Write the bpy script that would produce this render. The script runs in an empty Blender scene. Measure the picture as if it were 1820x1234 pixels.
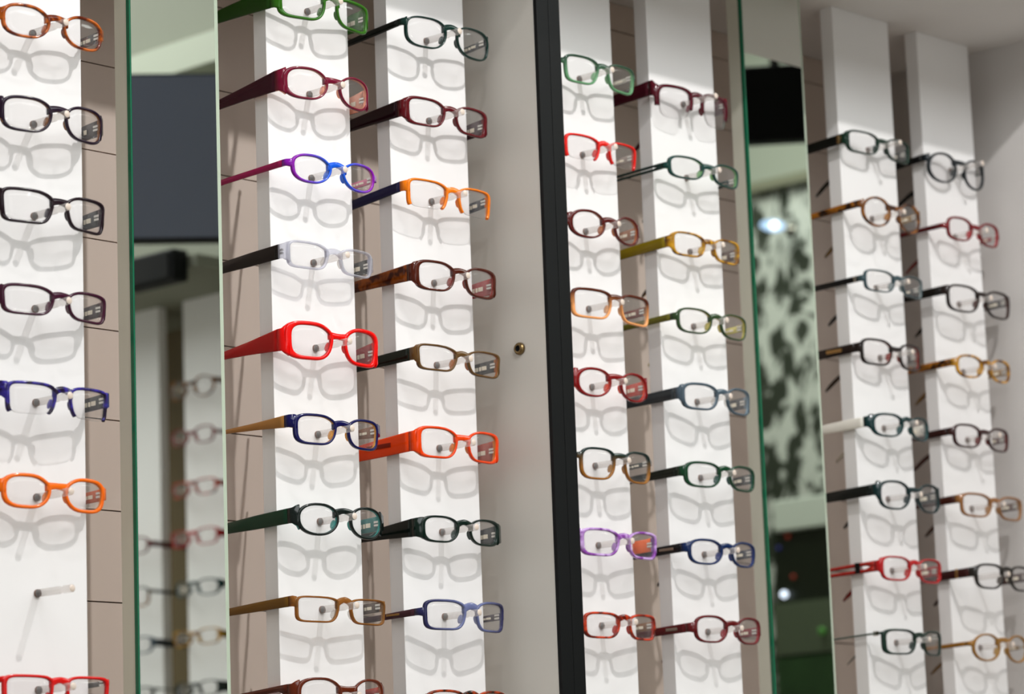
import bpy, bmesh, math
from math import sin, cos, pi, radians, copysign
from mathutils import Vector, Matrix

# ------------------------------------------------------------------ units
# Everything is laid out in "u" (row pitch of the pegs = 0.075 u) and turned
# into metres at the end: metres = u * S, floor at z = 0.
S = 1.3
FLOOR = -1.69
CEIL = 1.0
SOFFIT = 0.150
PANEL = 0.142          # depth of the slatted back panel behind the board fronts
scene = bpy.context.scene
COL = scene.collection

# ------------------------------------------------------------------ helpers
def lin(h):
    h = h.lstrip('#')
    v = [int(h[i:i + 2], 16) / 255 for i in (0, 2, 4)]
    return tuple(c / 12.92 if c <= .04045 else ((c + .055) / 1.055) ** 2.4 for c in v) + (1.0,)

MATS = {}

def newmat(name):
    m = bpy.data.materials.new(name)
    m.use_nodes = True
    nt = m.node_tree
    bsdf = nt.nodes['Principled BSDF']
    return m, nt, bsdf

def plain(name, col, rough=.5, metal=0, spec=.5, noise=0.0, nscale=30, emit=0):
    if name in MATS: return MATS[name]
    m, nt, b = newmat(name)
    b.inputs['Base Color'].default_value = lin(col)
    b.inputs['Roughness'].default_value = rough
    b.inputs['Metallic'].default_value = metal
    b.inputs['Specular IOR Level'].default_value = spec
    if emit:
        b.inputs['Emission Color'].default_value = lin(col)
        b.inputs['Emission Strength'].default_value = emit
    if noise:
        tc = nt.nodes.new('ShaderNodeTexCoord')
        n = nt.nodes.new('ShaderNodeTexNoise'); n.inputs['Scale'].default_value = nscale
        n.inputs['Detail'].default_value = 5
        mx = nt.nodes.new('ShaderNodeMix'); mx.data_type = 'RGBA'
        c = lin(col)
        mx.inputs[6].default_value = tuple(x * (1 - noise) for x in c[:3]) + (1,)
        mx.inputs[7].default_value = tuple(min(1, x * (1 + noise)) for x in c[:3]) + (1,)
        nt.links.new(tc.outputs['Object'], n.inputs['Vector'])
        nt.links.new(n.outputs['Fac'], mx.inputs[0])
        nt.links.new(mx.outputs[2], b.inputs['Base Color'])
    MATS[name] = m
    return m

def acetate(spec):
    """'solid:#c' 'tort:#a:#b' 'gx:#centre:#outer' 'gz:#top:#bottom' 'tr:#c:alpha'"""
    if spec in MATS: return MATS[spec]
    p = spec.split(':')
    m, nt, b = newmat('acetate_' + p[0])
    L = nt.links
    b.inputs['Roughness'].default_value = .13
    b.inputs['Specular IOR Level'].default_value = .38
    tc = nt.nodes.new('ShaderNodeTexCoord')
    if p[0] == 'solid':
        n = nt.nodes.new('ShaderNodeTexNoise'); n.inputs['Scale'].default_value = 40
        L.new(tc.outputs['Object'], n.inputs['Vector'])
        mx = nt.nodes.new('ShaderNodeMix'); mx.data_type = 'RGBA'
        c = lin(p[1])
        mx.inputs[6].default_value = tuple(x * .88 for x in c[:3]) + (1,)
        mx.inputs[7].default_value = tuple(min(1, x * 1.12) for x in c[:3]) + (1,)
        L.new(n.outputs['Fac'], mx.inputs[0]); L.new(mx.outputs[2], b.inputs['Base Color'])
    elif p[0] == 'tort':
        n = nt.nodes.new('ShaderNodeTexNoise'); n.inputs['Scale'].default_value = 75
        n.inputs['Detail'].default_value = 2; n.inputs['Distortion'].default_value = .6
        r = nt.nodes.new('ShaderNodeValToRGB')
        r.color_ramp.elements[0].position = .40; r.color_ramp.elements[0].color = lin(p[1])
        r.color_ramp.elements[1].position = .60; r.color_ramp.elements[1].color = lin(p[2])
        L.new(tc.outputs['Object'], n.inputs['Vector']); L.new(n.outputs['Fac'], r.inputs[0])
        L.new(r.outputs[0], b.inputs['Base Color'])
    elif p[0] in ('gx', 'gz'):
        sp = nt.nodes.new('ShaderNodeSeparateXYZ'); L.new(tc.outputs['Object'], sp.inputs[0])
        mr = nt.nodes.new('ShaderNodeMapRange')
        if p[0] == 'gx':
            ab = nt.nodes.new('ShaderNodeMath'); ab.operation = 'ABSOLUTE'
            L.new(sp.outputs[0], ab.inputs[0]); L.new(ab.outputs[0], mr.inputs[0])
            mr.inputs[1].default_value = .012 * S; mr.inputs[2].default_value = .044 * S
        else:
            L.new(sp.outputs[2], mr.inputs[0])
            mr.inputs[1].default_value = .006 * S; mr.inputs[2].default_value = -.008 * S
        mx = nt.nodes.new('ShaderNodeMix'); mx.data_type = 'RGBA'
        mx.inputs[6].default_value = lin(p[1]); mx.inputs[7].default_value = lin(p[2])
        L.new(mr.outputs[0], mx.inputs[0]); L.new(mx.outputs[2], b.inputs['Base Color'])
    elif p[0] == 'tr':
        b.inputs['Base Color'].default_value = lin(p[1])
        b.inputs['Roughness'].default_value = .08
        t = nt.nodes.new('ShaderNodeBsdfTransparent'); t.inputs[0].default_value = lin(p[1])
        mix = nt.nodes.new('ShaderNodeMixShader'); mix.inputs[0].default_value = float(p[2])
        out = nt.nodes['Material Output']
        L.new(t.outputs[0], mix.inputs[1]); L.new(b.outputs[0], mix.inputs[2])
        L.new(mix.outputs[0], out.inputs[0])
    MATS[spec] = m
    return m

def glassy(name, tint, body, bodyfac, rough=.03, gloss=.5):
    """thin clear plastic: straight-through light plus a fresnel gloss and a faint body colour"""
    if name in MATS: return MATS[name]
    m = bpy.data.materials.new(name); m.use_nodes = True
    nt = m.node_tree; nt.nodes.clear(); L = nt.links
    out = nt.nodes.new('ShaderNodeOutputMaterial')
    t = nt.nodes.new('ShaderNodeBsdfTransparent'); t.inputs[0].default_value = tint
    d = nt.nodes.new('ShaderNodeBsdfDiffuse'); d.inputs[0].default_value = body
    g = nt.nodes.new('ShaderNodeBsdfGlossy'); g.inputs['Roughness'].default_value = rough
    lw = nt.nodes.new('ShaderNodeLayerWeight'); lw.inputs['Blend'].default_value = .5
    pw = nt.nodes.new('ShaderNodeMath'); pw.operation = 'POWER'; pw.inputs[1].default_value = 4.0
    L.new(lw.outputs['Facing'], pw.inputs[0])
    f = nt.nodes.new('ShaderNodeMath'); f.operation = 'MULTIPLY_ADD'; f.inputs[1].default_value = gloss; f.inputs[2].default_value = .02
    L.new(pw.outputs[0], f.inputs[0])
    m1 = nt.nodes.new('ShaderNodeMixShader'); m1.inputs[0].default_value = bodyfac
    m2 = nt.nodes.new('ShaderNodeMixShader')
    L.new(t.outputs[0], m1.inputs[1]); L.new(d.outputs[0], m1.inputs[2])
    L.new(f.outputs[0], m2.inputs[0]); L.new(m1.outputs[0], m2.inputs[1]); L.new(g.outputs[0], m2.inputs[2])
    L.new(m2.outputs[0], out.inputs[0])
    MATS[name] = m
    return m

def tag(o, label=None, cat=None, group=None, kind=None):
    if label: o['label'] = label
    if cat: o['category'] = cat
    if group: o['group'] = group
    if kind: o['kind'] = kind
    return o

def empty(name, loc=(0, 0, 0)):
    o = bpy.data.objects.new(name, None)
    o.empty_display_size = .02
    COL.objects.link(o); o.location = loc
    return o

class MB:
    def __init__(self): self.bm = bmesh.new()
    def box(self, x0, x1, y0, y1, z0, z1, mi=0, bevel=0):
        r = bmesh.ops.create_cube(self.bm, size=1)
        M = Matrix.Translation(((x0 + x1) / 2, (y0 + y1) / 2, (z0 + z1) / 2)) @ Matrix.Diagonal((abs(x1 - x0), abs(y1 - y0), abs(z1 - z0), 1))
        bmesh.ops.transform(self.bm, matrix=M, verts=r['verts'])
        fs = set(f for v in r['verts'] for f in v.link_faces)
        for f in fs: f.material_index = mi
        if bevel:
            es = list(set(e for v in r['verts'] for e in v.link_edges))
            bmesh.ops.bevel(self.bm, geom=es, offset=bevel, segments=2, affect='EDGES', profile=.5)
        return self
    def rings(self, rings, closed_u=False, cap=True, mi=None):
        """rings: list of equal-length point lists; mi(k, j) -> material index"""
        V = [[self.bm.verts.new(p) for p in r] for r in rings]
        n = len(V[0]); K = len(V)
        for k in range(K if closed_u else K - 1):
            a, b = V[k], V[(k + 1) % K]
            for j in range(n):
                f = self.bm.faces.new((a[j], a[(j + 1) % n], b[(j + 1) % n], b[j]))
                f.smooth = True
                if mi: f.material_index = mi(k, j)
        if cap and not closed_u:
            for r, rev in ((V[0], True), (V[-1], False)):
                f = self.bm.faces.new(r[::-1] if rev else r)
                if mi: f.material_index = mi(0 if rev else K - 2, 0)
        return V
    def lathe_y(self, prof, seg=20, c=(0, 0), mi=None):
        """profile [(y, r)] turned about a line parallel to y through (x, z)=c"""
        rs = [[(c[0] + r * cos(2 * pi * i / seg), y, c[1] + r * sin(2 * pi * i / seg)) for i in range(seg)] for y, r in prof]
        return self.rings(rs, mi=(lambda k, j: mi[k]) if mi else None)
    def build(self, name, mats, parent=None, loc=(0, 0, 0)):
        bmesh.ops.recalc_face_normals(self.bm, faces=self.bm.faces)
        me = bpy.data.meshes.new(name)
        self.bm.to_mesh(me); self.bm.free()
        for m in (mats if isinstance(mats, (list, tuple)) else [mats]): me.materials.append(m)
        o = bpy.data.objects.new(name, me); COL.objects.link(o)
        o.location = loc
        if parent: o.parent = parent
        return o

def boxobj(name, b, mat, parent=None, bevel=0):
    return MB().box(*b, bevel=bevel).build(name, mat, parent)

# ------------------------------------------------------------------ materials of the place
M_board = plain('white_laminate', '#e9e7e6', .42, noise=.015, nscale=8)
M_panel = plain('beige_slat', '#d8c8bc', .6, noise=.03, nscale=6)
M_gap = plain('groove_shadow_gap', '#6a5a50', .8)
M_grey = plain('grey_board_side', '#d2d0c0', .55)
M_fin = plain('divider_laminate', '#dedad2', .5, noise=.02, nscale=5)
M_black = plain('black_trim', '#07090a', .55, spec=.2)
M_black2 = plain('black_trim_seam', '#202422', .5)
M_wall = plain('painted_wall', '#bdb9b0', .7, noise=.02, nscale=4)
M_wallr = plain('painted_side_wall', '#cfcbc8', .6, noise=.01, nscale=4)
M_ceil = plain('painted_ceiling', '#e2deda', .8, noise=.02, nscale=3)
M_floor = plain('grey_floor', '#8b857d', .4, noise=.06, nscale=5)
M_green = plain('green_glass_edge', '#1c6a4c', .15)
M_pale = plain('polished_glass_edge', '#b6c4b0', .12)
M_metal = plain('hinge_metal', '#b8b4ac', .25, metal=1)
M_gold = plain('gold_metal', '#c9a36a', .3, metal=1)
M_print = plain('pale_print', '#e6dcc6', .5)
M_rodbase = plain('rod_refraction_brown', '#7c5a48', .4)  # brown ring painted in for the refraction at the rod's foot
M_cap = plain('rod_end', '#d8c8ba', .35)
M_lens = glassy('demo_lens', (.955, .95, .95, 1), (.75, .75, .76, 1), .03)
M_lensedge = glassy('lens_edge', (.8, .8, .8, 1), (.6, .6, .6, 1), .55)
M_rod = glassy('clear_acrylic', (.97, .955, .945, 1), (.90, .86, .83, 1), .20, rough=.08)
M_pad = glassy('clear_nose_pad', (.93, .92, .9, 1), (.75, .7, .66, 1), .3, rough=.08)

def mirror_mat():
    m = bpy.data.materials.new('mirror_silver'); m.use_nodes = True
    nt = m.node_tree; nt.nodes.clear()
    o = nt.nodes.new('ShaderNodeOutputMaterial'); g = nt.nodes.new('ShaderNodeBsdfGlossy')
    g.inputs['Color'].default_value = (.79, .82, .77, 1); g.inputs['Roughness'].default_value = 0.0
    nt.links.new(g.outputs[0], o.inputs[0])
    return m
M_mirror = mirror_mat()

# ------------------------------------------------------------------ the setting
def struct(name, b, mat):
    return tag(boxobj(name, b, mat), kind='structure')

struct('floor', (-3.4, 4.6, -3.6, .30, FLOOR - .05, FLOOR), M_floor)
struct('ceiling', (-3.4, 4.6, -3.6, .30, CEIL, CEIL + .05), M_ceil)
struct('wall_back', (-3.4, 4.6, .165, .30, FLOOR, CEIL), M_wall)
struct('wall_camera_side', (-3.4, 4.6, -3.7, -3.6, FLOOR, CEIL), M_wall)
struct('wall_entrance', (-3.5, -3.4, -3.7, .30, FLOOR, CEIL), M_wall)
struct('wall_right', (1.345, 1.42, -.24, .165, FLOOR, SOFFIT), M_wallr)
struct('ceiling_soffit', (-1.2, 1.42, -.178, .165, SOFFIT, SOFFIT + .03), M_ceil)
# beige slatted panel behind the boards: slats with thin gaps between them, over a darker backing
def slat_panel(name, x0, x1):
    mb = MB()
    mb.box(x0, x1, PANEL + .004, .164, FLOOR, SOFFIT, mi=1)
    g = .0006
    z = -.038 + .0788 * 3
    while z > FLOOR + .1:
        a, b = z - .0788 + g, min(z, SOFFIT) - g
        mb.box(x0, x1, PANEL, PANEL + .005, a, b)
        z -= .0788
    o = mb.build(name, [M_panel, M_gap])
    return tag(o, kind='structure')
slat_panel('wall_panelling', -1.2, .530)
slat_panel('wall_panelling.001', .5605, 1.345)

# the divider fin with its black front edge
t = tag(empty('divider_panel', (.545, .05, FLOOR)), 'beige divider panel standing out from the wall with a black front edge', 'partition')
def local(b, e):   # world box -> box in the frame of an unrotated Empty
    l = e.location
    return (b[0] - l[0], b[1] - l[0], b[2] - l[1], b[3] - l[1], b[4] - l[2], b[5] - l[2])
boxobj('panel', local((.530, .5605, -.061, PANEL - .0005, FLOOR, SOFFIT), t), M_fin, t)
e = MB()
lb = local((.5296, .5452, -.0655, -.0612, FLOOR, SOFFIT), t); e.box(*lb, bevel=.0004)
lb = local((.5458, .5609, -.0655, -.0612, FLOOR, SOFFIT), t); e.box(*lb, bevel=.0004)
lb = local((.545, .546, -.0648, -.0612, FLOOR, SOFFIT), t); e.box(*lb, mi=1)
e.build('edge_trim', [M_black, M_black2], t)
b = MB()
seg = 24
def lathe_x(mb, prof, cy, cz, mi=None):
    rs = [[(x, cy + r * cos(2 * pi * i / seg), cz + r * sin(2 * pi * i / seg)) for i in range(seg)] for x, r in prof]
    mb.rings(rs, mi=(lambda k, j: mi[k]) if mi else None)
lx, ly, lz = t.location
lathe_x(b, [(.530 - lx, .0058), (.5275 - lx, .0056), (.526 - lx, .0045), (.526 - lx, .0028), (.528 - lx, .0024)], -.0294 - ly, -.281 - lz, [0, 0, 0, 1])
b.build('bolt', [plain('brass_bolt', '#8a7450', .3, metal=1), M_black], t)

# ------------------------------------------------------------------ display boards and their pegs
XC = [None, 0.0, .3025, .4503, .658, .812, 1.1167, 1.2674]
BOARDNAME = {
 1: 'white display board before the mirror that reflects other displays',
 2: 'white display board just past the mirror that reflects other displays',
 3: 'white display board beside the beige divider panel',
 4: 'white display board close behind the black edge of the divider',
 5: 'white display board before the mirror that reflects leaf wallpaper',
 6: 'white display board just past the mirror that reflects leaf wallpaper',
 7: 'white display board in the corner by the pale side wall'}
HALF = {1: .0495, 2: .049, 3: .0498, 4: .0495, 5: .0500, 6: .0495, 7: .0485}

def peg_mesh():
    mb = MB()
    prof = [(.0, .0032), (-.0016, .0032), (-.0017, .0031), (-.0255, .0031), (-.0262, .0026), (-.0268, .0031), (-.0282, .0031),
            (-.0292, .0026), (-.0330, .0026), (-.0340, .0031), (-.0430, .0031), (-.0434, .0028), (-.0434, .0002)]
    mb.lathe_y(prof, 20, mi=[1, 1, 0, 0, 0, 0, 0, 0, 0, 0, 0, 2])
    bmesh.ops.recalc_face_normals(mb.bm, faces=mb.bm.faces)
    me = bpy.data.meshes.new('peg'); mb.bm.to_mesh(me); mb.bm.free()
    for m in (M_rod, M_rodbase, M_cap): me.materials.append(m)
    return me
PEG = peg_mesh()
for c in range(1, 8):
    x = XC[c]
    t = tag(empty('display_board', (x, .008, FLOOR)), BOARDNAME[c], 'display board', 'white display boards along the slatted wall')
    mb = MB()
    mb.box(*local((x - HALF[c], x + HALF[c], .0, .016, FLOOR, SOFFIT), t), bevel=.0004)
    mb.build('board', M_board, t)
    for i in range(0, 9 if c <= 3 else 8):
        p = bpy.data.objects.new('peg', PEG); COL.objects.link(p)
        p.parent = t; p.location = (0, -.008, -.075 * i - FLOOR)

# ------------------------------------------------------------------ mirrors
def mirror(x0, x1, label):
    t = tag(empty('wall_mirror', ((x0 + x1) / 2, .01, FLOOR)), label, 'mirror', 'tall wall mirrors')
    boxobj('backing_board', local((x0 + .0004, x1 - .0004, .0045, .020, FLOOR, SOFFIT), t), M_grey, t)
    boxobj('glass_edge', local((x0, x1 - .0054, .0003, .0044, FLOOR, SOFFIT), t), M_green, t)
    mb = MB(); bw = .0032
    z0, z1 = FLOOR - FLOOR, SOFFIT - FLOOR
    cx = t.location[0]; yy = -.01
    mb.box(x0 + .0012 - cx, x1 - bw * 1.6 - cx, yy - .0002, yy + .0003, z0, z1)
    mb.build('silvered_face', M_mirror, t)
    mb = MB()
    mb.rings([[(x1 - bw * 1.6 - cx, yy - .0002, z), (x1 - cx + .0002, yy + .0016, z), (x1 - cx + .0002, yy + .0046, z), (x1 - bw * 1.6 - cx, yy + .0003, z)] for z in (z0, z1)])
    for f in mb.bm.faces: f.smooth = False
    mb.build('bevelled_edge', M_pale, t)
    return t
mirror(.1012, .1995, 'tall narrow mirror reflecting a dark screen and other glasses displays')
mirror(.9130, 1.0135, 'tall narrow mirror reflecting a black screen and dark leaf wallpaper')

# ------------------------------------------------------------------ eyeglasses
def spow(v, p): return copysign(abs(v) ** p, v)

def outline(a, b, n, cx=0, cz=0, tp=0.0, sk=0.0, nose=.12, brow=0.0, N=80):
    pts = []
    for i in range(N):
        th = 2 * pi * i / N
        x = a * spow(cos(th), 2 / n); z = b * spow(sin(th), 2 / n)
        q = z / b
        x *= 1 + tp * q
        if x < 0 and q < 0: x += nose * a * (-q) ** 1.5 * (-x / a)
        z += sk * b * (x / a)
        if q > 0 and x < 0: z -= brow * b * (x / a) ** 2 * q
        pts.append((x + cx, z + cz))
    return pts

def dflt(d):
    r = dict(w=.052, h=.0125, zc=-.002, yb=-.031, s=.0065, n=4.0, tp=.04, sk=0.0, nose=.20, brow=.31, tt=.0034, tb=.0030, to=.0036, ti=.0032,
             dbl=.0132, ep=.0016, half=None, d=.0033, front='solid:#333333', back=None, temple='solid:#222222', inner=None,
             h0=.009, h1=.0085, h2=.006, zt=None, zb=None, hb=.0048, marks=True, plate=None, tlen=.132, drop=.004, slot=False, tth=.0022, full=True)
    r.update(d)
    if r['back'] is None: r['back'] = r['front']
    if r['inner'] is None: r['inner'] = r['temple']
    return r

def make_glasses(name, X, zrow, spec, label, group, yb=None):
    k = dflt(spec)
    w = k['w']; s = k['s']; zc = k['zc']
    for q_, f_ in (('tt', .66), ('tb', .66), ('to', .82), ('ti', .78)): k[q_] *= f_
    a = (w - k['ep'] - k['to'] - k['ti'] - k['dbl'] / 2) / 2
    hb_tot = k['h']
    k['brow'] = min(k['brow'], max(.08, .31 - 90 * max(0, -zc - .0012)))
    tbv = 0.0004 if k['half'] is not None else k['tb']
    b = hb_tot - (k['tt'] + tbv) / 2
    lx = k['dbl'] / 2 + k['ti'] + a
    lz = zc + (tbv - k['tt']) / 2
    root = tag(empty('eyeglasses', (X, k['yb'] if yb is None else yb, zrow)), label, 'glasses', group)
    root_y = root.location[1]
    tilt = .07
    def Y(x, z): return s * (abs(x) / w) ** 2 - tilt * (z - zc)
    fm = [acetate(k['front']), acetate(k['back'])]
    d = k['d']
    # --- front: both rims, bridge and end pieces
    mb = MB()
    N = 80
    inn = outline(a, b, k['n'], lx, lz, k['tp'], k['sk'], k['nose'], k['brow'], N)
    out = outline(a + (k['to'] + k['ti']) / 2, b + (k['tt'] + k['tb']) / 2, k['n'] * .97, lx + (k['to'] - k['ti']) / 2,
                  lz + (k['tt'] - k['tb']) / 2, k['tp'], k['sk'], k['nose'], k['brow'], N)
    PRO = [(0, -.55), (.18, -1), (.82, -1), (1, -.55), (1, .55), (.82, 1), (.18, 1), (0, .55)]
    for sg in (-1, 1):
        if k['half'] is None: idx = list(range(N)); closed = True
        else:
            t0 = k['half']
            idx = [i for i in range(-N // 4, 3 * N // 4) if t0 <= 360 * i / N <= 180 - t0 - k.get('halfin', 0)]; closed = False
        rings = []
        for i in idx:
            pi_, po = inn[i % N], out[i % N]
            r = []
            for u, v in PRO:
                x = pi_[0] + (po[0] - pi_[0]) * u; z = pi_[1] + (po[1] - pi_[1]) * u
                r.append((sg * x, Y(x, z) + v * d / 2, z))
            rings.append(r)
        mb.rings(rings, closed_u=closed, cap=True, mi=lambda kk, j: 0 if j in (0, 1, 2, 3) else 1)
    # bridge
    zb = k['zb'] if k['zb'] is not None else .0033 + k['hb'] * .5
    rings = []
    xo, zo = out[int(N * .395)]            # where the bridge runs into the rim's upper inner corner
    x1 = xo + k['ti'] * .45
    he_ = .0036
    nb = 16
    for i in range(nb + 1):
        q = -1 + 2 * i / nb
        x = q * x1
        w_ = abs(q) ** 1.7; hh = k['hb'] * .5 * (1 - w_) + he_ * w_; z = zb * (1 - w_) + (zo - he_ - .0001) * w_
        y = Y(x, z) + .0002
        ring = []
        for u, v in ((-.8, -1), (.8, -1), (1, -.6), (1, .6), (.8, 1), (-.8, 1), (-1, .6), (-1, -.6)):
            ring.append((x, y + v * d * .46, z + u * hh))
        rings.append(ring)
    mb.rings(rings, mi=lambda kk, j: 0 if j in (0, 1, 7) else 1)
    # end pieces
    zt = k['zt'] if k['zt'] is not None else zc + .25 * hb_tot
    h0 = k['h0']
    wt = max(w - .0004, .0526)
    xr = lx + a + k['to'] * .35
    ysd = Y(w, zt)
    if h0 > .0105: hA, hB = max(h0, hb_tot * 1.75), max(h0 * 1.06, hb_tot * .8 + h0 * .53)
    else: hA, hB = h0 + .0030, h0 + .0012
    sec = [((xr, Y(xr, zt)), (0, 1), hA, d), ((w - .0022, Y(w, zt)), (.1, 1), hB, d),
           ((wt - .0002, ysd + .0020), (.75, .75), h0 * 1.02, d * .95), ((wt, ysd + .0058), (1, .0), h0, k['tth'] * 1.15)]
    ztop, zbot = zc + hb_tot - .0008, (zc - hb_tot + .0008 if k['half'] is None else zc - hb_tot * .5)
    for sg in (-1, 1):
        rings = []
        for qi, ((px, py), (nx, ny), hh, th) in enumerate(sec):
            l = math.hypot(nx, ny); nx, ny = nx / l, ny / l
            a_, b_ = zt + hh / 2, zt - hh / 2
            if qi < 2: a_, b_ = min(a_, ztop - .0012 * (1 - qi)), max(b_, zbot + .0012 * (1 - qi))
            cz, hz = (a_ + b_) / 2, (a_ - b_) / 2
            ring = []
            for u, v in ((-.9, 1), (.9, 1), (1, .6), (1, -.6), (.9, -1), (-.9, -1), (-1, -.6), (-1, .6)):
                ring.append((sg * (px + nx * v * th / 2), py - ny * v * th / 2, cz + u * hz))
            rings.append(ring)
        mb.rings(rings, mi=lambda kk, j: 0 if j in (0, 1, 7) else 1)
    mb.build('front_frame', fm, root)
    # --- lenses
    for sg in (-1, 1):
        lb = MB()
        th = .0010
        fr, bk = [], []
        for f in (1.0, .66, .33):
            fr.append([lb.bm.verts.new((sg * (lx + (x - lx) * f), Y(lx + (x - lx) * f, lz + (z - lz) * f) - th * .5 - .0012 * (1 - f * f), lz + (z - lz) * f)) for x, z in inn])
            bk.append([lb.bm.verts.new((sg * (lx + (x - lx) * f), Y(lx + (x - lx) * f, lz + (z - lz) * f) + th * .5 - .0012 * (1 - f * f), lz + (z - lz) * f)) for x, z in inn])
        for R in (fr, bk):
            for q in range(2):
                for j in range(N):
                    lb.bm.faces.new((R[q][j], R[q][(j + 1) % N], R[q + 1][(j + 1) % N], R[q + 1][j])).smooth = True
            lb.bm.faces.new(R[2]).smooth = True
        for j in range(N):
            lb.bm.faces.new((fr[0][j], fr[0][(j + 1) % N], bk[0][(j + 1) % N], bk[0][j])).material_index = 1
        lb.build('lens', [M_lens, M_lensedge], root)
    if not k['full']:
        return root
    # --- nose pads
    for sg in (-1, 1):
        pb = MB()
        r = bmesh.ops.create_uvsphere(pb.bm, u_segments=12, v_segments=8, radius=1)
        px = k['dbl'] / 2 + .0034; pz = zc - .0030
        M = Matrix.Translation((sg * px, Y(px, pz) + .0030, pz)) @ Matrix.Rotation(sg * -.30, 4, 'Y') @ Matrix.Diagonal((.0011, .0028, .0042, 1))
        bmesh.ops.transform(pb.bm, matrix=M, verts=r['verts'])
        for f in pb.bm.faces: f.smooth = True
        pb.build('nose_pad', M_pad if k['front'].startswith('tr') else acetate(k['back']), root)
    # --- temples
    y0 = ysd + .0062
    yend = k['tlen']
    h1, h2 = k['h1'], k['h2']
    for sg in (-1, 1):
        tb = MB()
        st = []
        n = 22
        for i in range(n + 1):
            q = i / n
            y = y0 + (yend - y0) * q
            # heights
            if q < .30: hh = h0 + (h1 - h0) * (q / .30)
            elif q < .72: hh = h1 + (h2 - h1) * ((q - .30) / .42)
            else: hh = h2 + (min(h2, .0052) - h2) * min(1, (q - .72) / .12)
            if q > .93: hh *= 1 - .55 * ((q - .93) / .07) ** 2
            bend = 0 if q < .76 else -.016 * ((q - .76) / .24) ** 1.4
            z = zt - k['drop'] * q + bend
            x = wt + .0003 * sin(q * pi) - (.002 * max(0, q - .7) / .3)
            st.append((x, y, z, hh))
        rings = []
        for x, y, z, hh in st:
            th = k['tth']
            rings.append([(sg * (x + v * th / 2), y, z + u * hh / 2) for u, v in ((-.86, 1), (.86, 1), (1, .55), (1, -.55), (.86, -1), (-.86, -1), (-1, -.55), (-1, .55))])
        mi = lambda kk, j: 0 if j in (0, 1, 7, 2, 6) else 1
        if k['slot']:
            # two slim bars instead of one solid arm, joined at both ends
            for half in (0, 1):
                rr = []
                for (x, y, z, hh) in st:
                    q = (y - y0) / (yend - y0)
                    gap = .30 if .06 < q < .70 else 0.0
                    lo, hi = (gap, 1) if half else (-1, -gap)
                    th = k['tth'] * .9
                    rr.append([(sg * (x + v * th / 2), y, z + u * hh / 2) for u, v in ((lo, 1), (hi, 1), (hi, -1), (lo, -1))])
                tb.rings(rr, mi=lambda kk, j: 0 if j == 0 else 1)
        else:
            tb.rings(rings, mi=mi)
        tm = tb.build('temple', [acetate(k['temple']), acetate(k['inner'])], root)
        hg = MB()
        xi = wt - k['tth'] / 2 - .0007
        for dz in (-.0014, .0014):
            hg.box(sg * (xi - .0008), sg * (xi + .0008), y0 - .0028, y0 + .0032, zt + dz - .0009, zt + dz + .0009)
        hg.build('hinge', M_metal, tm)
        if k['marks'] and sg == 1:
            mk = MB()
            xi = wt - k['tth'] / 2 - .0002
            sl = -k['drop'] / (yend - y0)
            hm = min(.0038, h1 * .34)
            for (ya, yb_) in k.get('mk', ((.009, .0145), (.0155, .018), (.0195, .0245))):
                zz = zt + sl * ya - .0002
                mk.box(xi - .0002, xi + .0002, y0 + ya, y0 + yb_, zz - hm / 2, zz + hm / 2)
            mk.build('printed_mark', M_print, tm)
        if k['plate']:
            pc, ya, yb_, hf = k['plate']
            pl = MB()
            xo = wt + k['tth'] / 2 + .0003
            zz = zt - .0003
            pl.box(sg * (xo - .0006), sg * (xo + .0006), y0 + ya, y0 + yb_, zz - h0 * hf / 2, zz + h0 * hf / 2, bevel=.0002)
            pl.build('inlay_plate', {'silver': M_metal, 'gold': M_gold, 'dark': M_black}.get(pc) or acetate(pc), tm)
    return root

G = {}
def g(key, label, **kw): G[key] = (label, kw)
# ---- board before the first mirror
g('11', 'amber brown mottled glasses, topmost on the board before the display-reflecting mirror', w=.0518, h=.0135, yb=-.0309, s=.006, zc=-.0012, n=2.9, front='tort:#5e1f08:#c0601a', temple='tort:#2a1208:#6a300f', tt=.0036)
g('12', 'blackish plum glasses with amber inner rims, directly below the amber brown mottled pair', w=.0522, h=.0142, yb=-.0323, s=.0095, n=3.4, front='solid:#221024', back='solid:#8a5424', temple='solid:#1d0e16', inner='solid:#3a2a28', h0=.0135, h1=.011, mk=((.012, .0126), (.0165, .017), (.012, .017)))
g('13', 'blackish angular rectangular glasses above the burgundy narrow pair beside the first mirror', w=.0529, h=.0138, yb=-.0327, s=.010, zc=-.0008, n=5.5, tp=.06, front='solid:#1f0d18', back='solid:#2c1626', temple='solid:#1a0c14', h0=.0135, h1=.0115)
g('14', 'dark burgundy narrow rectangular glasses above the blue half-rim pair', w=.0532, h=.0121, yb=-.0326, s=.0095, zc=-.0004, n=4.6, tp=.05, front='solid:#3c0f28', back='solid:#5a1838', temple='solid:#3a1820', inner='solid:#33181a', h0=.0115, h1=.010)
g('15', 'blue and plum mottled half-rim glasses with bright blue arm', w=.0512, h=.0128, yb=-.0338, s=.008, zc=-.0030, n=5.2, tp=.05, half=-36, front='tort:#1c0e2c:#3a2f98', back='tort:#201030:#5048b0', temple='solid:#3a3a94', inner='solid:#221a1c', h0=.0115, h1=.0105, zt=.0035)
g('16', 'orange glasses with thick rounded rims, next to an empty peg', w=.0517, h=.0136, yb=-.0263, s=.0055, zc=.0004, n=3.1, front='solid:#ee6a10', back='solid:#f28422', temple='solid:#d0540c', inner='solid:#c6561a', tt=.0042, tb=.0040, to=.0046, ti=.0040, h0=.0095)
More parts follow.
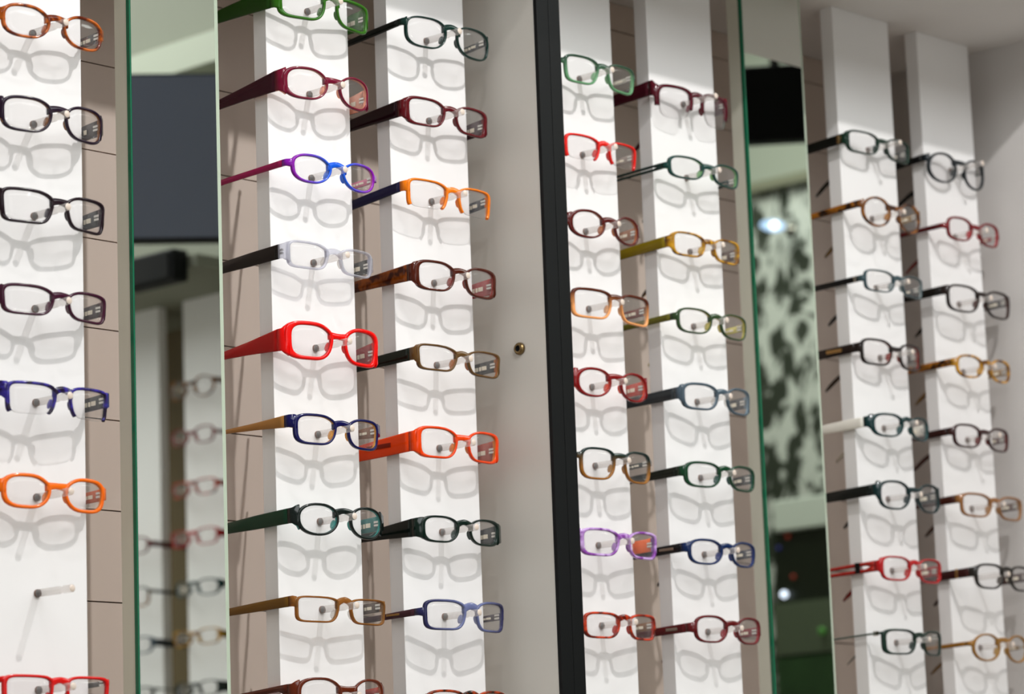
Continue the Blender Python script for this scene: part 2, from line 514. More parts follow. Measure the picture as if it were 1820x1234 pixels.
g('18', 'red square-cornered glasses below the empty peg, partly out of view', w=.0528, h=.0135, yb=-.0265, s=.005, zc=-.0040, n=5.5, front='solid:#d01210', temple='solid:#4a423c', h0=.0040, h1=.0038, h2=.0035, zt=.0055, marks=False, to=.0044)
# ---- board past the first mirror
g('20', 'leaf green wide glasses with broad arms at the very top edge of the photo', w=.0555, h=.0135, yb=-.0300, s=.0105, zc=-.0048, n=4.2, front='solid:#2f6612', back='solid:#386e18', temple='solid:#1c440b', inner='solid:#33661a', tt=.0042, tb=.0036, to=.0050, h0=.0190, h1=.0150, h2=.010, zt=-.0005)
g('21', 'burgundy curved glasses with peach inside on the board past the display-reflecting mirror', w=.0525, h=.0142, yb=-.0308, s=.0105, zc=-.0003, n=2.9, front='solid:#6e0f2c', back='solid:#f0a184', temple='solid:#380a1c', inner='solid:#e09a80', to=.0052, h0=.0180, h1=.0130, h2=.0075, zt=.0003, drop=.010)
g('22', 'slim glasses fading from bright blue at the bridge to purple, with magenta arms', w=.0505, h=.0126, yb=-.0322, s=.0050, zc=-.0014, n=2.7, tp=.07, front='gx:#1457d2:#8512a4', back='gx:#2a6be0:#c05a9c', temple='solid:#9a1450', inner='solid:#c86a86', h0=.0058, h1=.0052, h2=.0050, tt=.0032, tb=.0030, nose=.2)
g('23', 'colourless clear glasses with black arms above the bright red pair', w=.0512, h=.0118, yb=-.0260, s=.0060, zc=-.0008, n=5.2, front='tr:#e6e6ec:.28', temple='solid:#17110f', inner='solid:#2a2422', h0=.0125, h1=.0118, h2=.009, zt=.0010, tt=.0026, tb=.0026, to=.0034, ti=.0036)
g('24', 'bright red chunky glasses with wide red arms', w=.0562, h=.0164, yb=-.0287, s=.0090, zc=-.0004, n=3.7, front='solid:#e60a08', back='solid:#e2140e', temple='solid:#a80d0c', inner='solid:#8e1216', tt=.0050, tb=.0046, to=.0075, ti=.0042, h0=.0188, h1=.0115, h2=.0045, zt=-.0008, drop=.006)
g('25', 'navy blue glasses with amber inside and tan arms', w=.0508, h=.0132, yb=-.0300, s=.0075, zc=-.0014, n=3.8, front='solid:#100f4a', back='solid:#e09a30', temple='solid:#a8743a', inner='solid:#7a4a2c', h0=.0105, h1=.0062, h2=.0028, to=.0046, zt=.0046, drop=-.001)
g('26', 'dark oval glasses with teal inner rims and long dark green arms', w=.0508, h=.0137, yb=-.0300, s=.0060, zc=-.0028, n=2.35, nose=.08, brow=.06, front='solid:#131c1a', back='solid:#2d8f88', temple='solid:#0f3522', inner='solid:#1e6a66', h0=.0128, h1=.0120, h2=.0085, zt=-.0004, tt=.0032, tb=.0032)
g('27', 'pale tan see-through glasses with brown arms below the teal-lined oval pair', w=.0530, h=.0110, yb=-.0275, s=.0050, zc=-.0032, n=5.6, tp=.03, front='tr:#a87238:.46', back='tr:#c79a60:.40', temple='solid:#6d4a14', inner='solid:#4a3424', h0=.0088, h1=.0080, h2=.006, tt=.0022, tb=.0022, to=.0026, ti=.0030, zt=.0032)
g('28', 'chestnut brown glasses cut by the bottom edge, below the pale tan see-through pair', w=.0516, h=.0142, yb=-.0284, s=.0095, zc=.0010, n=2.9, front='solid:#5e2410', back='solid:#b05a34', temple='solid:#4e1c0c', inner='solid:#a0280e', h0=.0150, h1=.0125, h2=.009, zt=.0024, to=.005, slot=True)
# ---- board beside the divider
g('30', 'thin dark green glasses, uppermost on the board beside the divider', w=.0550, h=.0142, yb=-.0320, s=.0060, zc=-.0042, n=3.1, front='solid:#0c2c26', temple='solid:#141816', inner='solid:#1d1d1c', tt=.0024, tb=.0024, to=.0026, ti=.0026, h0=.0062, h1=.0066, h2=.005, zt=.0030, drop=.010)
g('31', 'dark red narrow glasses with deep black-brown arms above the orange half-rim pair', w=.0545, h=.0130, yb=-.0272, s=.0055, zc=-.0014, n=4.3, front='solid:#5a0d16', back='solid:#6a1a1c', temple='solid:#1f080e', inner='solid:#3c1820', to=.0062, h0=.0150, h1=.0125, h2=.009, zt=-.0006, drop=.007)
g('32', 'orange half-rim glasses with navy arms', w=.0545, h=.0130, yb=-.0272, s=.0055, zc=-.0018, n=5.4, half=-40, front='solid:#ec7a0c', temple='solid:#1a1a3e', inner='solid:#1c1a26', tt=.0028, to=.0040, ti=.0036, h0=.0090, h1=.0092, h2=.008, zt=.0035, drop=.012)
g('33', 'brown glasses with red inside and split mottled arms below the orange half-rim pair', w=.0535, h=.0136, yb=-.0325, s=.0060, zc=-.0018, n=3.8, front='solid:#4c1b0e', back='solid:#8e2c22', temple='tort:#3a1408:#84400f', inner='solid:#9a2a2a', to=.0060, h0=.0150, h1=.0120, h2=.009, zt=-.0004, tt=.0034)
g('34', 'olive brown narrow glasses with blackish green arms', w=.0540, h=.0117, yb=-.0320, s=.0050, zc=-.0006, n=5.4, tp=.06, front='solid:#5f4322', back='solid:#a8632c', temple='solid:#121a14', inner='solid:#26221c', h0=.0112, h1=.0105, h2=.008, zt=.0018, tt=.0026, tb=.0026, to=.0036)
g('35', 'vivid orange glasses with very deep orange arms', w=.0535, h=.0140, yb=-.0290, s=.0065, zc=-.0004, n=4.4, front='solid:#e4400a', back='solid:#d8761a', temple='solid:#e8420c', inner='solid:#9e3a22', to=.0062, h0=.0175, h1=.0160, h2=.0125, zt=-.0002, plate=('solid:#7a1a08', .022, .052, .22), drop=.006)
g('36', 'blackish green glasses with tapering black arms beside the dark oval teal-lined pair', w=.0510, h=.0118, yb=-.0275, s=.0050, zc=-.0018, n=3.4, front='solid:#0c1f19', back='solid:#14302a', temple='solid:#0c1411', inner='solid:#20201e', to=.0055, h0=.0160, h1=.0110, h2=.007, zt=-.0010, tt=.0028, tb=.0026)
g('37', 'blue grey rectangular glasses with thin plum arms', w=.0525, h=.0134, yb=-.0325, s=.0100, zc=-.0020, n=4.8, front='gx:#646b94:#25254e', back='gx:#8a90b4:#44446e', temple='solid:#43242e', inner='solid:#3a2c36', h0=.0062, h1=.0052, h2=.005, zt=.0005, ep=.0028, plate=('gold', .018, .034, .30), hb=.0062)
g('38', 'dark mottled glasses at the bottom edge, below the blue grey rectangular pair', w=.0530, h=.0122, yb=-.0293, s=.0060, zc=-.0038, n=3.0, front='tort:#1b140c:#a83a12', temple='solid:#1a120c', h0=.008, h1=.007)
# ---- board behind the black edge
g('40', 'pale green angular glasses, topmost beside the black edge', w=.0510, h=.0136, yb=-.0305, s=.0050, zc=-.0020, n=4.4, tp=.08, front='gz:#2f4a3a:#5f9468', back='solid:#7ab07e', temple='solid:#20282a', inner='solid:#b9b3a4', tt=.0030, h0=.0045, h1=.0042, h2=.004, zt=.0045)
g('41', 'red half-rim glasses below the pale green angular pair', w=.0520, h=.0120, yb=-.0279, s=.0050, zc=-.0018, n=5.0, half=-38, front='solid:#d8160c', temple='solid:#7a1a18', inner='solid:#8a7a70', tt=.0030, h0=.007, h1=.006, h2=.005)
g('42', 'rusty brown oval glasses with amber arms beside the black edge', w=.0512, h=.0136, yb=-.0310, s=.0080, zc=-.0012, n=2.45, nose=.08, front='solid:#541410', back='solid:#b4622a', temple='solid:#b4701e', inner='solid:#8a5028', to=.0052, h0=.0105, h1=.008)
g('43', 'square glasses mottled brown on top and peach below', w=.0560, h=.0142, yb=-.0345, s=.0075, zc=-.0032, n=5.2, tp=.03, front='gz:#54200a:#ea9e5e', back='gz:#7a3a14:#f0b27c', temple='tort:#3a1408:#8a4014', inner='solid:#6a2410', tt=.0036, to=.0040, h0=.0085, h1=.008)
g('44', 'deep red oval glasses with bright orange red inside', w=.0528, h=.0138, yb=-.0302, s=.0060, zc=-.0020, n=2.4, nose=.08, brow=.06, front='solid:#7c0f12', back='solid:#dc3c18', temple='solid:#8a1414', inner='solid:#b8321a', to=.0062, h0=.0125, h1=.0100)
g('45', 'glasses dark green above and honey brown below, with slim black arms', w=.0508, h=.0150, yb=-.0310, s=.0060, zc=-.0034, n=3.6, front='gz:#0c2622:#8e5a1c', back='gz:#10302a:#b07a34', temple='solid:#0c1614', inner='solid:#181a18', tt=.0030, h0=.0048, h1=.0045, h2=.0042, zt=.0035)
g('46', 'marbled lilac glasses with an orange inner arm', w=.0548, h=.0130, yb=-.0320, s=.0070, zc=-.0016, n=4.4, front='tort:#84409c:#c8a4dc', back='tort:#7c3a96:#b48acc', temple='solid:#c85a1a', inner='solid:#f0640c', tt=.0036, tb=.0036, to=.0048, h0=.0125, h1=.012, h2=.010, marks=False)
g('47', 'red mottled rectangular glasses, lowest on the board behind the black edge', w=.0512, h=.0122, yb=-.0285, s=.0065, zc=-.0028, n=4.3, front='tort:#5a140a:#c43a16', back='solid:#b42c1c', temple='solid:#8a2a12', inner='solid:#7a5230', h0=.008, h1=.0075)
# ---- board before the second mirror
g('50', 'burgundy glasses with big lenses and no lower rim', w=.0570, h=.0168, yb=-.0180, s=.0075, zc=-.0060, n=4.0, half=-6, brow=.08, front='solid:#4e0d1c', back='solid:#6a1c2a', temple='solid:#3e0a18', inner='solid:#5a1824', tt=.0042, to=.006, ti=.005, h0=.0150, h1=.0125, h2=.010, zt=.0060, hb=.0052, drop=.009, marks=False)
g('51', 'dark green glasses with light green inside and double-bar arms', w=.0552, h=.0113, yb=-.0284, s=.0070, zc=.0008, n=3.5, front='solid:#103a34', back='solid:#78b070', temple='solid:#0e2a26', inner='solid:#0e2a26', tt=.0028, tb=.0026, to=.0042, h0=.0060, h1=.0058, h2=.0052, slot=True, zt=.0010, marks=False)
g('52', 'golden brown mottled glasses with broad yellow olive arms', w=.0528, h=.0120, yb=-.0250, s=.0050, zc=-.0004, n=4.3, front='tort:#6a400c:#cc961e', back='tort:#8a5a10:#dcae40', temple='solid:#84700f', inner='solid:#4c2c1c', h0=.0110, h1=.0105, h2=.0085, zt=.0010, tt=.0026, drop=.007)
g('53', 'olive glasses with pale yellow inside below the golden brown mottled pair', w=.0540, h=.0125, yb=-.0289, s=.0060, zc=-.0018, n=3.4, front='solid:#2c4224', back='solid:#b6a84c', temple='solid:#66631e', inner='solid:#c8bc60', tt=.0027, tb=.0026, h0=.0068, h1=.0060, h2=.0052, zt=.0012)
g('54', 'smoky blue grey translucent glasses with charcoal arms', w=.0532, h=.0132, yb=-.0325, s=.0095, zc=-.0014, n=3.7, front='tr:#4c5c68:.85', back='tr:#9ab0be:.65', temple='solid:#32383c', inner='solid:#3c3a3a', h0=.0112, h1=.0105, h2=.0085, zt=.0012, to=.0044)
g('55', 'bottle green glasses with dark arms above the navy pair', w=.0548, h=.0126, yb=-.0310, s=.0075, zc=-.0024, n=3.4, front='solid:#0d3a22', back='solid:#0f4a40', temple='solid:#121a12', inner='solid:#22201c', to=.0050, h0=.0095, h1=.0080, h2=.006, zt=.0004)
g('56', 'navy glasses with black arms and a silver plate', w=.0515, h=.0125, yb=-.0288, s=.0070, zc=-.0016, n=3.1, front='solid:#0c2450', back='solid:#1a2f78', temple='solid:#0b0d14', inner='solid:#1c2030', h0=.0085, h1=.0080, h2=.007, zt=.0022, plate=('silver', .008, .026, .30))
g('57', 'wine red rounded glasses below the navy pair with a silver plate', w=.0522, h=.0132, yb=-.0305, s=.0065, zc=-.0008, n=3.2, front='solid:#5c1014', back='solid:#98202a', temple='solid:#560d12', inner='solid:#7a2024', h0=.0085, h1=.0078, h2=.007, zt=.0005, plate=('silver', .010, .024, .34), ep=.003)
# ---- board past the second mirror
g('60', 'black green glasses with a gold stripe at the hinge', w=.0570, h=.0122, yb=-.0195, s=.0065, zc=.0000, n=4.3, front='solid:#0c2a1e', temple='solid:#0a0d0b', inner='solid:#26221a', h0=.0108, h1=.0105, h2=.009, zt=.0018, to=.0045, tt=.0026, tb=.0024, plate=('gold', .0005, .003, .8), drop=.008)
g('61', 'round mottled glasses with dark honey arms', w=.0525, h=.0160, yb=-.0300, s=.0050, zc=-.0014, n=2.1, nose=.0, brow=.0, tp=.0, front='tort:#2c1206:#8a5216', back='tort:#5a2c0c:#b87a2c', temple='tort:#1e0c06:#a0621a', inner='solid:#8a6a34', h0=.0075, h1=.0068, h2=.006, zt=.0050, dbl=.0145, drop=.007)
g('62', 'thin grey teal glasses with straight black arms', w=.0520, h=.0116, yb=-.0295, s=.0070, zc=-.0004, n=4.3, front='solid:#34484e', back='solid:#8a9494', temple='solid:#0c0e0f', inner='solid:#3a3a3a', tt=.0022, tb=.0020, to=.0026, ti=.0026, h0=.0062, h1=.0060, h2=.006, zt=.0010, plate=('silver', .001, .004, .9))
g('63', 'black brown rectangular glasses with red inside and a gold plate', w=.0530, h=.0140, yb=-.0210, s=.0075, zc=.0004, n=4.3, front='solid:#1c1412', back='solid:#882a1c', temple='solid:#1c100c', inner='solid:#3a2a20', h0=.0095, h1=.0095, h2=.009, zt=.0042, plate=('gold', .016, .036, .40))
g('64', 'teal black glasses with white arms', w=.0515, h=.0125, yb=-.0300, s=.0100, zc=-.0026, n=3.0, front='solid:#082e30', back='solid:#0d4a4a', temple='solid:#ece8de', inner='solid:#d8d2c4', h0=.0108, h1=.0105, h2=.008, zt=.0003, to=.005)
g('65', 'black teal large rounded glasses with broad black arms', w=.0555, h=.0152, yb=-.0335, s=.0070, zc=-.0014, n=3.0, front='solid:#082628', temple='solid:#0a1211', inner='solid:#1c1c1c', h0=.0115, h1=.0110, h2=.009, zt=.0034, ep=.0028)
g('66', 'bright red glasses with cut-out slotted arms', w=.0535, h=.0128, yb=-.0290, s=.0050, zc=-.0020, n=3.8, front='solid:#a81216', back='solid:#b82420', temple='solid:#a02018', inner='solid:#8a1a18', h0=.0110, h1=.0105, h2=.008, zt=.0002, slot=True, tt=.0028, plate=('dark', .018, .024, 1.0))
g('67', 'dark green glasses with wire-thin arms, lowest past the second mirror', w=.0525, h=.0132, yb=-.0300, s=.0110, zc=-.0022, n=4.4, front='solid:#09261c', temple='solid:#566058', inner='solid:#566058', to=.0056, h0=.0022, h1=.0020, h2=.002, zt=.0065, tth=.0012, marks=False)
# ---- board by the side wall
g('70', 'blue black round glasses, topmost by the pale side wall', w=.0545, h=.0168, yb=-.0130, s=.0065, zc=-.0034, n=2.15, nose=.0, brow=.0, tp=.0, front='solid:#0f1a20', temple='solid:#0c0e0f', inner='solid:#1c1e20', h0=.0075, h1=.0078, h2=.007, zt=.0055, to=.0044, drop=.010, dbl=.0145)
g('71', 'small red glasses with thin maroon arms', w=.0515, h=.0132, yb=-.0285, s=.0050, zc=.0006, n=3.3, front='solid:#6e1218', back='solid:#b02a30', temple='solid:#4c0f14', inner='solid:#8a2a2a', h0=.0052, h1=.0048, h2=.0045, zt=.0022, ep=.0036)
g('72', 'dark brown large glasses by the pale side wall', w=.0600, h=.0150, yb=-.0310, s=.0055, zc=-.0024, n=3.6, front='solid:#1e120e', back='solid:#4a2418', temple='solid:#110f0d', inner='solid:#2a2420', h0=.0095, h1=.0088, h2=.007, zt=.0050)
g('73', 'yellow and brown mottled glasses by the pale side wall', w=.0515, h=.0126, yb=-.0312, s=.0050, zc=-.0012, n=2.9, front='tort:#4c260a:#d0962a', back='tort:#7a4a14:#dca848', temple='tort:#2a1206:#a8681a', inner='solid:#8a6a3a', h0=.0080, h1=.0076, h2=.006, zt=.0020)
g('74', 'maroon brown glasses below the yellow and brown mottled pair', w=.0525, h=.0130, yb=-.0230, s=.0055, zc=-.0008, n=3.5, front='solid:#30100e', back='solid:#6a201c', temple='solid:#2c0e0c', inner='solid:#4a221e', h0=.0080, h1=.0074, h2=.006, zt=.0030)
g('75', 'tan brown glasses with dark maroon arms', w=.0580, h=.0130, yb=-.0305, s=.0050, zc=-.0016, n=3.8, front='solid:#8a5c32', back='solid:#a87c50', temple='solid:#3c170e', inner='solid:#4a2c20', h0=.0085, h1=.0078, h2=.006, zt=.0040)
g('76', 'blackish glasses with red brown arms and a gold band', w=.0530, h=.0136, yb=-.0400, s=.0050, zc=-.0036, n=3.3, front='solid:#221f1b', back='solid:#4a4038', temple='solid:#32100f', inner='solid:#3a201c', h0=.0100, h1=.0092, h2=.008, zt=.0006, plate=('gold', .014, .017, 1.02))
g('77', 'golden brown oval glasses with thin arms by the pale side wall', w=.0540, h=.0148, yb=-.0300, s=.0050, zc=-.0032, n=2.15, nose=.02, brow=.0, tp=.0, front='solid:#8e6224', back='solid:#b48a44', temple='solid:#8a5c1c', inner='solid:#7a5a2c', h0=.0046, h1=.0044, h2=.0042, zt=.0006, ep=.0034, tt=.0030, tb=.0030)

GROUP = {'1': 'glasses on the board before the first mirror', '2': 'glasses on the board past the first mirror',
         '3': 'glasses on the board beside the divider', '4': 'glasses on the board behind the black edge',
         '5': 'glasses on the board before the second mirror', '6': 'glasses on the board past the second mirror',
         '7': 'glasses on the board by the side wall'}
MADE = {}
for key, (label, kw) in G.items():
    c, i = int(key[0]), int(key[1])
    MADE[key] = make_glasses('eyeglasses', XC[c], -.075 * i, kw, label, GROUP[key[0]])

# ------------------------------------------------------------------ what the mirrors show
# display bay on the side wall further down the shop, facing back along the room
RX = 1.55
def rbox(x0, x1, y0, y1, z0, z1): return (x0, x1, y0, y1, z0, z1)
struct('wall_far_right', (RX + .16, RX + .24, -3.6, -1.40, FLOOR, CEIL), plain('far_wall_paint', '#a9aa9c', .8))
struct('trim_1', (RX - .16, RX + .16, -2.4, -1.40, .142, .160), plain('far_soffit_paint', '#8f9182', .8))
struct('wall_fascia', (RX + .02, RX + .159, -2.4, -1.40, .161, CEIL), plain('fascia_paint', '#85877a', .8))
tag(boxobj('lit_band', (RX - .03, RX + .02, -2.4, -1.40, .492, .540), plain('lit_patch_paint', '#b2b7a6', .5)), kind='structure')  # pale box standing in for a lit patch on the upper wall
struct('wall_panelling.002', (RX + .145, RX + .1595, -2.4, -1.40, FLOOR, .142), plain('shaded_slat', '#5e4e2c', .6))  # back panelling in shade, the darkness put into its colour
def far_board(y, label):
    t = tag(empty('display_board', (RX + .008, y, FLOOR)), label, 'display board', 'display boards seen in the mirror')
    boxobj('board', local((RX, RX + .016, y - .049, y + .049, FLOOR, .142), t), M_board, t)
    return t
far_board(-1.567, 'white reflected board carrying a yellow and a red pair of glasses')
far_board(-1.7235, 'white reflected board seen along the dark green mirror edge')
def copy_tree(src, parent=None):
    c = src.copy(); COL.objects.link(c); c.parent = parent
    for ch in list(src.children): copy_tree(ch, c)
    return c
FAR = [(-1.567, 0, '61', 'dark round glasses reflected uppermost in the mirror'),
       (-1.567, 1, '71', 'pinkish red glasses reflected just below the dark round pair'),
       (-1.567, 2, '47', 'mottled red glasses reflected above the plain bright red pair'),
       (-1.567, 3, '66', 'bright red glasses reflected above a teal black pair'),
       (-1.567, 4, '64', 'teal black glasses reflected above a yellow pair'),
       (-1.567, 5, '52', 'yellow glasses reflected in the mirror below a teal black pair'),
       (-1.567, 6, '36', 'blackish glasses reflected below the yellow pair'),
       (-1.7235, 3, '57', 'wine red glasses reflected beside the bright red pair'),
       (-1.7235, 4, '45', 'dark glasses reflected by the mirror edge below a wine red pair'),
       (-1.7235, 5, '54', 'smoky grey glasses reflected by the mirror edge'),
       (-1.7235, 6, '67', 'dark green glasses reflected lowest by the mirror edge')]
for y, i, key, label in FAR:
    o = copy_tree(MADE[key])
    o.rotation_euler = (0, 0, -pi / 2)
    o.location = (RX - .031, y, -.075 * i)
    tag(o, label, 'glasses', 'reflected glasses on the far display')
# screen and loudspeaker above that bay
VC = Vector((-1.49698769, 1.91048069, -0.77055951))     # where the mirrors put the viewer
def turned_screen(name, label, P, f, w, h, mat, px_=0, th=.03):
    # a flat screen hung from the ceiling on a pole, turned towards the mirror
    P = Vector(P); Q = VC + f * (P - VC)
    d_ = P - VC
    t = tag(empty(name, Q), label, 'screen')
    t.rotation_euler = (0, 0, math.atan2(d_.y, d_.x) - pi / 2)
    boxobj('housing', (-w / 2, w / 2, 0, th, -h / 2, h / 2), M_black, t, bevel=.003)
    boxobj('display', (-w / 2 + .004, w / 2 - .004, -.0012, -.0002, -h / 2 + .004, h / 2 - .004), mat, t)
    mb = MB(); rs = [[(px_ + .008 * cos(2 * pi * i / 12), th * .5 + .008 * sin(2 * pi * i / 12), z) for i in range(12)] for z in (h / 2 - .002, CEIL - Q.z)]
    mb.rings(rs); mb.build('hanger_pole', M_metal, t)
turned_screen('hanging_screen', 'wide dark blue grey screen hung high in front of the reflected display boards', (1.55, -1.605, .368), .92, .40, .243,
              plain('screen_glass', '#565d70', .38, spec=.7), px_=-.17)
t = tag(empty('mounted_loudspeaker', (RX - .17, -1.47, .121)), 'black box loudspeaker under the wide dark screen, reflected above the display boards', 'speaker')
boxobj('cabinet', local((RX - .190, RX - .1602, -1.530, -1.416, .121, .168), t), M_black, t, bevel=.004)
boxobj('grille', local((RX - .193, RX - .1902, -1.522, -1.424, .126, .163), t), plain('speaker_cloth', '#050505', .9), t)

# far end wall with leaf wallpaper
WX = 3.2
def leaf_wallpaper():
    m, nt, b = newmat('leaf_wallpaper')
    L = nt.links
    tc = nt.nodes.new('ShaderNodeTexCoord')
    mp = nt.nodes.new('ShaderNodeMapping'); mp.inputs['Scale'].default_value = (1, 1, .62); mp.inputs['Rotation'].default_value = (.7, 0, 0)
    L.new(tc.outputs['Object'], mp.inputs[0])
    n = nt.nodes.new('ShaderNodeTexNoise'); n.inputs['Scale'].default_value = 17; n.inputs['Detail'].default_value = 3; n.inputs['Distortion'].default_value = 2.0
    v = nt.nodes.new('ShaderNodeTexVoronoi'); v.inputs['Scale'].default_value = 19
    L.new(mp.outputs[0], n.inputs['Vector']); L.new(mp.outputs[0], v.inputs['Vector'])
    ad = nt.nodes.new('ShaderNodeMath'); ad.operation = 'MULTIPLY_ADD'; ad.inputs[1].default_value = .55
    L.new(v.outputs['Distance'], ad.inputs[0]); L.new(n.outputs['Fac'], ad.inputs[2])
    r = nt.nodes.new('ShaderNodeValToRGB')
    r.color_ramp.elements[0].position = .75; r.color_ramp.elements[0].color = lin('#30362a')
    r.color_ramp.elements[1].position = .86; r.color_ramp.elements[1].color = lin('#cdd0c8')
    L.new(ad.outputs[0], r.inputs[0]); L.new(r.outputs[0], b.inputs['Base Color'])
    b.inputs['Roughness'].default_value = .6
    return m
struct('wall_far_end', (WX, WX + .1, -3.6, .165, FLOOR, CEIL), plain('far_end_paint', '#9da295', .8))
tag(boxobj('wall_covering', (WX - .006, WX, -3.0, -.9, -1.2, .575), leaf_wallpaper()), kind='structure')
struct('trim_3', (WX - .03, WX, -3.0, -.9, .576, .594), plain('olive_trim', '#7c7c68', .6))
turned_screen('hanging_screen', 'black square screen reflected above the leaf wallpaper', (3.2, -1.737, .752), .80, .150, .124,
              plain('screen_off', '#020202', .6, spec=.1))
# round spot lamp in front of the wallpaper
t = tag(empty('spot_lamp', (WX - .0065, -1.710, .490)), 'small lit spot lamp in front of the dark leaf wallpaper', 'lamp')
b = MB(); lathe_x(b, [(0, .012), (-.006, .012), (-.006, .005), (-.05, .004)], 0, 0)
b.build('bracket', M_metal, t)
b = MB()
rs = [[(-.05 - d_, .031 * r_ * cos(2 * pi * i / 28), .012 * r_ * sin(2 * pi * i / 28) - .26 * .026 * r_ * cos(2 * pi * i / 28)) for i in range(28)] for d_, r_ in ((0, .25), (.004, .8), (.010, 1), (.012, .97), (.006, .6))]
b.rings(rs); b.build('lamp_halo', plain('blue_halo_glow', '#a9c4ea', .2, emit=.8), t)  # glowing dish standing in for the bluish halo round the bulb
b = MB()
r = bmesh.ops.create_uvsphere(b.bm, u_segments=20, v_segments=12, radius=.009)
bmesh.ops.transform(b.bm, matrix=Matrix.Translation((-.060, .003, 0)) @ Matrix.Diagonal((.5, 1, .9, 1)), verts=r['verts'])
for f in b.bm.faces: f.smooth = True
b.build('bulb', plain('lamp_bulb', '#ffffff', .3, emit=2.5), t)
# counter cabinet below
CX = 2.9
t = tag(empty('counter_cabinet', (CX + .1, -1.5, FLOOR)), 'dark counter cabinet with a white top, in front of the leaf wallpaper', 'cabinet')
boxobj('carcass', local((CX + .012, CX + .29, -1.572, -1.10, FLOOR, -.137), t), plain('dark_green_carcass', '#1a2014', .35), t)
boxobj('top', local((CX, CX + .29, -1.561, -1.10, -.1365, -.080), t), plain('white_counter', '#dfe6dc', .4), t, bevel=.003)
boxobj('drawer', local((CX, CX + .0115, -1.57, -1.12, -.360, -.266), t), plain('grey_green_drawer', '#5c6652', .4), t)
boxobj('door', local((CX, CX + .0115, -1.57, -1.12, -.75, -.366), t), plain('green_door', '#2f4a2a', .4, noise=.5, nscale=20), t)
def led(y, z, colr, em, rad, label):
    t = tag(empty('indicator_light', (CX + (.0118 if z > -.262 else -.0002), y, z)), label, 'light', 'small lights on the reflected cabinet')
    b = MB(); r = bmesh.ops.create_uvsphere(b.bm, u_segments=14, v_segments=8, radius=rad)
    bmesh.ops.transform(b.bm, matrix=Matrix.Translation((-rad, 0, 0)), verts=r['verts'])
    for f in b.bm.faces: f.smooth = True
    b.build('bulb', plain('led_' + colr, colr, .3, emit=em), t)
led(-1.549, -.250, '#dfe8ff', 2.2, .0065, 'bluish white light glowing on the dark cabinet')
led(-1.536, -.146, '#a03020', .25, .004, 'small red light just under the white counter top')
led(-1.528, -.220, '#a03020', .25, .004, 'small red light in the middle of the dark cabinet')
led(-1.458, -.324, '#4a8a38', .25, .007, 'small green light on the cabinet drawer')
led(-1.558, -.165, '#303080', .25, .004, 'small blue light at the end of the dark cabinet')

# ------------------------------------------------------------------ lights
def aim(o, target):
    dvec = Vector(target) - Vector(o.location)
    o.rotation_euler = dvec.to_track_quat('-Z', 'Y').to_euler()
def spot(name, loc, target, power, angle, blend=.5, size=.05, col=(1, .985, .97)):
    l = bpy.data.lights.new(name, 'SPOT'); l.energy = power; l.spot_size = radians(angle); l.spot_blend = blend
    l.shadow_soft_size = size; l.color = col
    o = bpy.data.objects.new(name, l); COL.objects.link(o); o.location = loc; aim(o, target); return o
def area(name, loc, target, power, sx, sy, col=(1, .97, .94)):
    l = bpy.data.lights.new(name, 'AREA'); l.shape = 'RECTANGLE'; l.size = sx; l.size_y = sy; l.energy = power; l.color = col
    o = bpy.data.objects.new(name, l); COL.objects.link(o); o.location = loc; aim(o, target); return o
KEY = 17.0
spot('ceiling_spot', (.53, -1.30, .95), (.50, 0, -.30), KEY * 3.5, 75, .3, .020)
spot('ceiling_spot.001', (-.40, -1.05, .95), (.20, 0, -.33), KEY * .62, 60, .6, .025)
spot('ceiling_spot.002', (1.35, -.80, .95), (.95, 0, -.38), KEY * .5, 60, .6, .025)
spot('ceiling_spot.003', (-.15, -.75, .95), (.28, 0, -.36), KEY * .6, 20, .8, .025)
spot('ceiling_spot.004', (1.15, -.60, .95), (.83, 0, -.40), KEY * .55, 22, .8, .025)
area('ceiling_fill', (.0, -2.2, CEIL - .01), (.0, -2.2, FLOOR), 70, 3.2, 1.8, (.95, .98, 1))  # broad overhead fill, added to lift the general ambient light
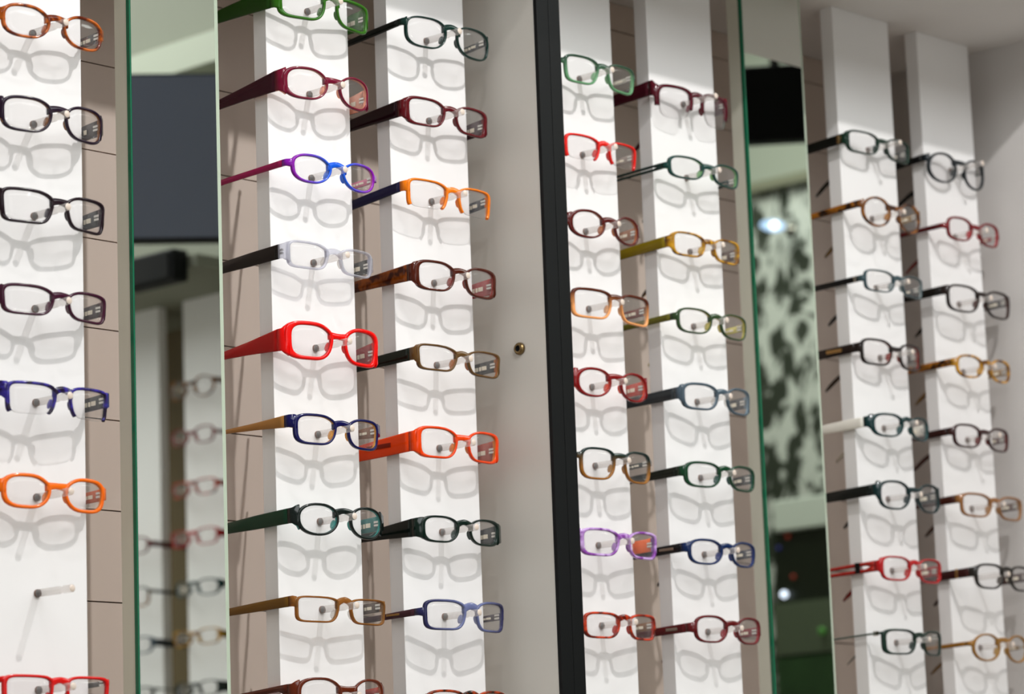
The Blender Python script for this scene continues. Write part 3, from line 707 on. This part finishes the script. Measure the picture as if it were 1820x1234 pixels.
area('front_fill', (-.8, -3.5, -.3), (.4, 0, -.2), 17, 2.4, 1.4, (.95, .98, 1))  # fill added from the viewer's side to brighten the shade under the soffit
area('ceiling_fill.001', (2.5, -1.5, CEIL - .01), (2.5, -1.5, FLOOR), 17, .8, .9, (.95, 1, .95))  # fill added to brighten the wallpaper end that the mirror reflects

w = bpy.data.worlds.new('World'); scene.world = w; w.use_nodes = True
w.node_tree.nodes['Background'].inputs[0].default_value = (.9, .93, 1, 1)
w.node_tree.nodes['Background'].inputs[1].default_value = .1

# ------------------------------------------------------------------ camera
F_PX = 5501.303
R = ((0.68642294, -0.72632561, -0.03570229), (0.10313996, 0.14583782, -0.98391742), (0.71985116, 0.67170116, 0.17501962))
C = Vector((-1.49698769, -1.91048069, -0.77055951))
cam = bpy.data.cameras.new('camera'); cam.sensor_fit = 'HORIZONTAL'; cam.sensor_width = 36
cam.lens = 36 * F_PX / 1820
co = bpy.data.objects.new('camera', cam); COL.objects.link(co)
M = Matrix(((R[0][0], -R[1][0], -R[2][0]), (R[0][1], -R[1][1], -R[2][1]), (R[0][2], -R[1][2], -R[2][2])))
co.rotation_euler = M.to_euler()
co.location = C
cam.clip_start = .05
cam.dof.use_dof = True
cam.dof.focus_distance = 2.62 * S
cam.dof.aperture_fstop = cam.lens / 1000 / (.0138 * S)
scene.camera = co

# ------------------------------------------------------------------ u -> metres
seen = set()
for o in scene.objects:
    if o.type == 'MESH' and o.data.name not in seen:
        seen.add(o.data.name); o.data.transform(Matrix.Scale(S, 4))
    o.location = Vector(o.location) * S
    if o.parent is None: o.location.z -= FLOOR * S
for l in bpy.data.lights:
    l.energy *= S * S
    if l.type == 'AREA': l.size *= S; l.size_y *= S
    else: l.shadow_soft_size *= S

scene.view_settings.view_transform = 'Standard'
scene.view_settings.look = 'None'
scene.view_settings.exposure = 0.09
scene.view_settings.gamma = 1.0
scene.view_settings.use_curve_mapping = False
scene.cycles.use_denoising = True
scene.cycles.max_bounces = 16
scene.cycles.transparent_max_bounces = 24
